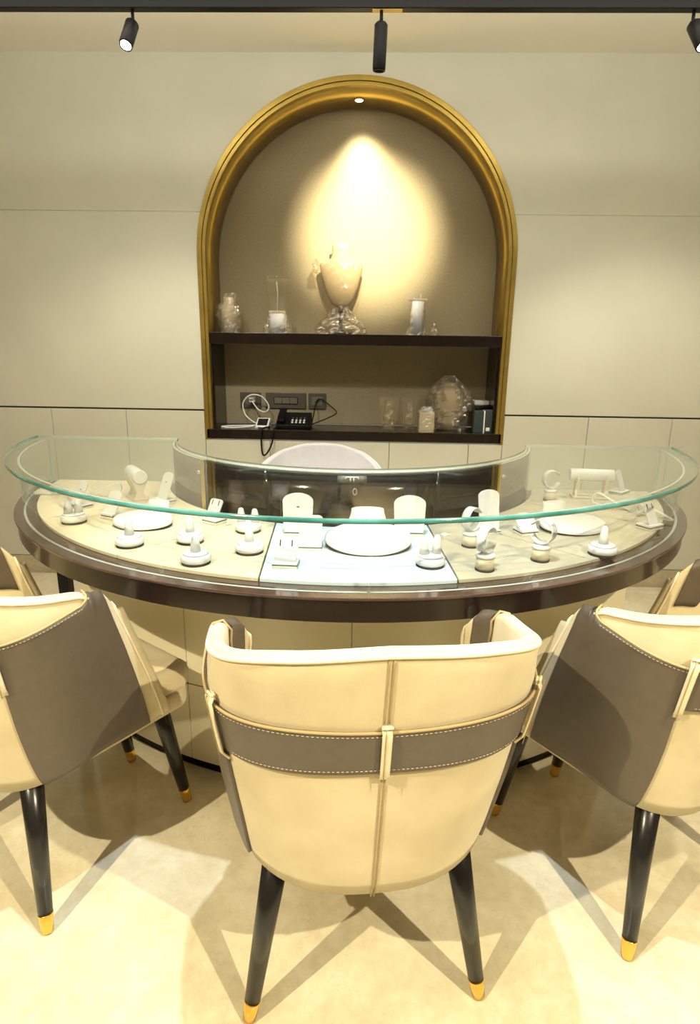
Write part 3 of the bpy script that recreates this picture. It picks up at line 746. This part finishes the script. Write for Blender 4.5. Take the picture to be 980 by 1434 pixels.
wrapped('wrapped_jar', 'squat prop wrapped in crumpled film at the left end of the upper shelf', 'wrapped prop', -.795, 3.72, US,
        [(0, .052), (.05, .060), (.10, .073), (.15, .068), (.175, .044), (.20, .040), (.225, .042)], [(.042, 0), (.046, .14), (.03, .16), (.032, .20)], seed=2.1, imat='offwhite')
t = wrapped('wrapped_block_stand', 'film wrapped block carrying a tall clear vase, second on the upper shelf', 'wrapped prop', -.510, 3.72, US,
        [(0, .085), (.03, .088), (.06, .07), (.10, .058), (.125, .05)], [(.052, 0), (.052, .11)], seed=5.3, yx=.6, imat='white')
MB().box((-.046, -.030, .112), (.046, .030, .128)).build('top_plate', M['offwhite'], t, bevel=.003)
va = tag(empty('clear_vase', (-.510, 3.72, US+.1305)), 'tall clear flared vase standing on the wrapped block on the upper shelf', 'vase')
def flare(w0, w1, h, d0=.6, th=.002):
    mb = MB(); rows = []
    for z, w in ((0, w0), (h, w1)):
        rows.append([(w*sx, w*d0*sy, z) for sx, sy in ((-1, -1), (1, -1), (1, 1), (-1, 1))])
    mb.grid(rows, 0, False, True); mb.add(rows[0], [(0, 1, 2, 3)]); return mb
flare(.040, .068, .185).build('body', M['acrylic'], va)
MB().tube([(-.068, -.041, .185), (.068, -.041, .185), (.068, .041, .185), (-.068, .041, .185)], .0025, 6, closed=True, smooth=False).build('rim', M['plastic'], va)
MB().tube([(0, 0, 0), (.004, 0, .09), (-.002, 0, .16)], .003, 6).build('inner_stem', M['whiteplastic'], va)
# neck bust
nb = tag(empty('necklace_bust', (-.135, 3.73, US)), 'brown necklace bust in clear film under the bright niche light', 'necklace bust')
rows = []
BP = [(.155, .030, .012), (.175, .055, .02), (.215, .078, .030), (.27, .100, .036), (.33, .115, .040), (.385, .127, .040), (.400, .118, .038), (.412, .078, .036), (.425, .060, .035), (.46, .054, .034), (.50, .053, .034), (.503, .045, .028)]
for z, w, d in BP: rows.append([(w*cos(2*pi*i/40), d*sin(2*pi*i/40)+.012-(z-.155)*.02, z) for i in range(40)])
mb = MB(); mb.grid(rows, 0, True, True); mb.add(rows[-1], [tuple(range(40))]); mb.add(rows[0], [tuple(reversed(range(40)))]); mb.build('bust_body', M['bronze'], nb)
MB().lathe([(.075, 0), (.075, .010), (.02, .018), (.012, .03), (.012, .16)], 28).build('bust_foot', M['walnut'], nb)
crumple(MB(), tapered([(0, .150), (.03, .155), (.07, .125), (.11, .085), (.15, .05), (.165, .030)], .8, .45), 44, 16, .015, 9.2).build('plastic_wrap', M['plastic'], nb, recalc=False)
mb = MB(); crumple(mb, lambda a, v: (lerp_tab([(0, .06), (.2, .105), (.8, .134), (1, .062)], v)*cos(a), .045*sin(a)-.0, .17+.245*v), 40, 14, .003, 4.4)
mb.build('plastic_sleeve', M['sleeve'], nb, recalc=False)
mb = MB(); crumple(mb, lambda a, v: (-.145+.020*(1.2-v)*cos(a), -.02+.018*sin(a), .34+.075*v), 16, 8, .018, 3.1); mb.build('plastic_tuft', M['plastic'], nb, recalc=False)
t = wrapped('wrapped_column', 'slim film wrapped white stand with pronged top, right on the upper shelf', 'wrapped prop', .315, 3.72, US,
        [(0, .068), (.04, .052), (.10, .045), (.16, .043), (.195, .040)], [(.040, 0), (.038, .19)], seed=7.7, yx=.6, amp=.008, imat='white')
MB().box((-.055, -.012, .195), (.055, .012, .208)).box((-.03, -.008, .208), (-.018, .008, .236)).box((.01, -.008, .208), (.022, .008, .236)).build('prong_top', M['offwhite'], t, bevel=.002)
crumple(MB(), lambda a, v: (.098+.032*(1.05-v)*cos(a), .03*(1.05-v)*sin(a), .08*v), 20, 8, .010, 1.3).build('bubble_wrap', M['plastic'], t, recalc=False)

# lower shelf
for (x, w, wh, lab) in ((-.71, .0, 0, 'small square dark wall socket on the left with a white plug in it'), (-.485, 0, 1, 'wide dark wall switch plate between two sockets'), (-.285, 0, 2, 'small square dark wall socket on the right behind the telephone cable')):
    hw = (.066, .128, .056)[wh]
    t = tag(empty('wall_socket', (x, NY-.012, 1.085)), lab, 'socket', 'sockets on the niche back')
    MB().box((-hw, -.010, -.05), (hw, 0, .05)).build('face_plate', M['socket'], t, bevel=.003)
    if wh == 1:
        MB().box((-hw*.6, -.013, -.022), (hw*.6, -.010, .022)).build('switch_frame', M['screen'], t)
        for k in range(3): MB().box((-hw*.56+k*hw*.38, -.0165, -.018), (-hw*.56+(k+1)*hw*.38-.003, -.013, .018)).build('rocker_switch', M['socketin'], t, bevel=.001)
    else:
        MB().box((-.034, -.013, -.026), (.034, -.010, .026)).build('socket_insert', M['socketin'], t, bevel=.001)
        for dx in (-.010, .010): MB().lathe([(.003, 0), (.003, .001)], 10, (dx, -.0132, -.004), 0, (0, -1, 0)).build('pin_hole', M['black'], t)
def cable(name, label, pts, r, mm, cat='cable'):
    P = [Vector(p) for p in pts]; Q = []
    for i in range(len(P)-1):
        p0, p1, p2, p3 = P[max(i-1, 0)], P[i], P[i+1], P[min(i+2, len(P)-1)]
        for k in range(8):
            t_ = k/8; Q.append(.5*((2*p1)+(-p0+p2)*t_+(2*p0-5*p1+4*p2-p3)*t_**2+(-p0+3*p1-3*p2+p3)*t_**3))
    Q.append(P[-1]); o = MB().tube(Q, r, 8).build(name, M[mm]); return tag(o, label, cat)
t = tag(empty('charger_plug', (-.695, NY-.047, 1.088)), 'white charger plug in the left socket', 'plug')
MB().box((-.018, -.014, -.014), (.018, .020, .014)).build('plug_body', M['whiteplastic'], t, bevel=.003)
MB().box((-.009, -.0155, -.004), (.009, -.014, .003)).build('usb_port', M['screen'], t)
cable('charging_cable', 'white charging cable looping from the plug to the card reader', [(-.695, 3.816, 1.085), (-.65, 3.80, 1.03), (-.60, 3.79, 1.02), (-.585, 3.79, 1.06), (-.63, 3.79, 1.115), (-.70, 3.79, 1.12), (-.745, 3.79, 1.07), (-.73, 3.78, 1.0), (-.68, 3.76, .96), (-.64, 3.74, .943), (-.72, 3.70, .942), (-.82, 3.66, .942), (-.845, 3.62, .942), (-.79, 3.59, .942), (-.72, 3.60, .944), (-.66, 3.61, .95), (-.645, 3.64, .955)], .0042, 'whiteplastic')
cr = tag(empty('card_reader', (-.60, 3.655, LS)), 'white handheld card reader tilted up on the lower shelf', 'card reader')
def tilted_box(a, b, ang, org=(0, 0, 0)):
    m_ = MB().box(a, b); c, s = cos(ang), sin(ang)
    m_.v = [(x+org[0], y*c-z*s+org[1], y*s+z*c+org[2]) for x, y, z in m_.v]; return m_
MB().prism([(-.045, 0), (.05, 0), (.05, .055), (-.045, .012)], -.040, .040, plane='yz').build('body', M['whiteplastic'], cr, bevel=.004)
ang = math.atan2(.043, .095)
tilted_box((-.030, .012, .001), (.030, .088, .003), ang, (0, -.045, .012)).build('screen', M['screen'], cr)
MB().box((-.022, -.0465, .003), (.022, -.045, .008)).build('card_slot', M['screen'], cr)
ph = tag(empty('desk_telephone', (-.415, 3.70, LS)), 'black desk telephone with small pale keys on the lower shelf', 'telephone')
MB().prism([(-.07, 0), (.08, 0), (.08, .085), (-.07, .022)], -.105, .105, plane='yz').build('body', M['black'], ph, bevel=.005)
ang = math.atan2(.063, .15)
for i in range(4):
    for j in range(3):
        tilted_box((-.012+i*.024, .022+j*.026, .0), (-.012+i*.024+.011, .022+j*.026+.013, .004), ang, (0, -.07, .022)).build('key', M['whiteplastic'] if j < 2 else M['steel'], ph)
mb = MB().box((-.095, -.075, .012), (-.050, .085, .030)); c, s = cos(ang), sin(ang)
mb.v = [(x, y*c-z*s, y*s+z*c+.052) for x, y, z in mb.v]; mb.build('handset', M['black'], ph, bevel=.008)
cable('telephone_cable', 'black cable running from the telephone to the right socket', [(-.31, 3.74, .96), (-.30, 3.80, 1.02), (-.29, 3.845, 1.08), (-.26, 3.84, 1.10), (-.20, 3.82, 1.06), (-.16, 3.80, 1.02), (-.22, 3.78, .985), (-.31, 3.76, .950)], .0036, 'black')
cable('hanging_cord', 'black cord hanging in a loop below the lower shelf', [(-.555, 3.62, .945), (-.575, 3.56, .948), (-.59, 3.535, .93), (-.59, 3.53, .86), (-.585, 3.528, .80), (-.57, 3.527, .79), (-.545, 3.528, .82), (-.525, 3.53, .87), (-.52, 3.535, .93), (-.51, 3.56, .948), (-.50, 3.62, .955)], .0052, 'black', 'cord')
def cup(x, y, label, w0, w1, h, seed):
    t = tag(empty('clear_cup', (x, y, LS)), label, 'cup', 'clear flared holders')
    flare(w0, w1, h, .7).build('body', M['acrylic'], t)
    crumple(MB(), tapered([(0, w0*.7), (h*.5, w0*.8), (h*.9, w0*.5)], .8, .7), 20, 12, .012, seed).build('film_inside', M['plastic'], t, recalc=False)
    MB().tube([(-w1, -w1*.7, h), (w1, -w1*.7, h), (w1, w1*.7, h), (-w1, w1*.7, h)], .002, 6, closed=True, smooth=False).build('rim', M['plastic'], t)
cup(.165, 3.70, 'clear flared holder, left one of two on the lower shelf', .040, .062, .195, 3.3)
cup(.290, 3.71, 'clear flared holder next to the small wrapped box', .036, .052, .190, 6.1)
wb_ = wrapped('wrapped_box', 'small pinkish square box wrapped in film on the lower shelf', 'wrapped prop', .385, 3.60, LS, [(0, .052), (.11, .054), (.13, .046), (.15, .03)], None, .45, .8, .006, 2.7)
MB().box((-.044, -.034, 0), (.044, .034, .115)).build('prop', M['offwhite'], wb_, bevel=.003)
wrapped('wrapped_bust', 'big bulky bust wrapped in crumpled film on the lower shelf', 'wrapped prop', .530, 3.765, LS,
        [(0, .125), (.05, .115), (.10, .135), (.18, .14), (.25, .11), (.30, .055), (.325, .03)], [(.09, 0), (.07, .06), (.10, .15), (.08, .22), (.04, .28)], .75, .6, .022, 8.8, 'bronze')
db = tag(empty('dark_box', (.727, 3.76, LS)), 'dark wrapped box with a pale lid leaning behind the green cartons', 'box')
MB().box((-.042, -.05, 0), (.042, .05, .155)).build('body', M['walnut'], db, bevel=.003)
MB().box((-.044, -.052, .155), (.044, .052, .178)).build('lid', M['padedge'], db, bevel=.003)
bx = tag(empty('green_carton', (.695, 3.62, LS)), 'dark green upright carton, left of the pair at the right end of the lower shelf', 'carton', 'green cartons')
MB().box((-.030, -.03, 0), (.026, .03, .128)).build('body', M['bookgreen'], bx, bevel=.002)
MB().box((.027, -.031, 0), (.034, .03, .130)).build('white_spine', M['whiteplastic'], bx)
b2 = tag(empty('green_carton', (.750, 3.62, LS)), 'dark green upright carton next to the right side of the niche', 'carton', 'green cartons')
MB().box((-.022, -.03, 0), (.022, .03, .134)).build('body', M['bookgreen'], b2, bevel=.002)
MB().box((-.012, -.0315, .012), (.010, -.030, .032)).build('white_mark', M['whiteplastic'], b2)
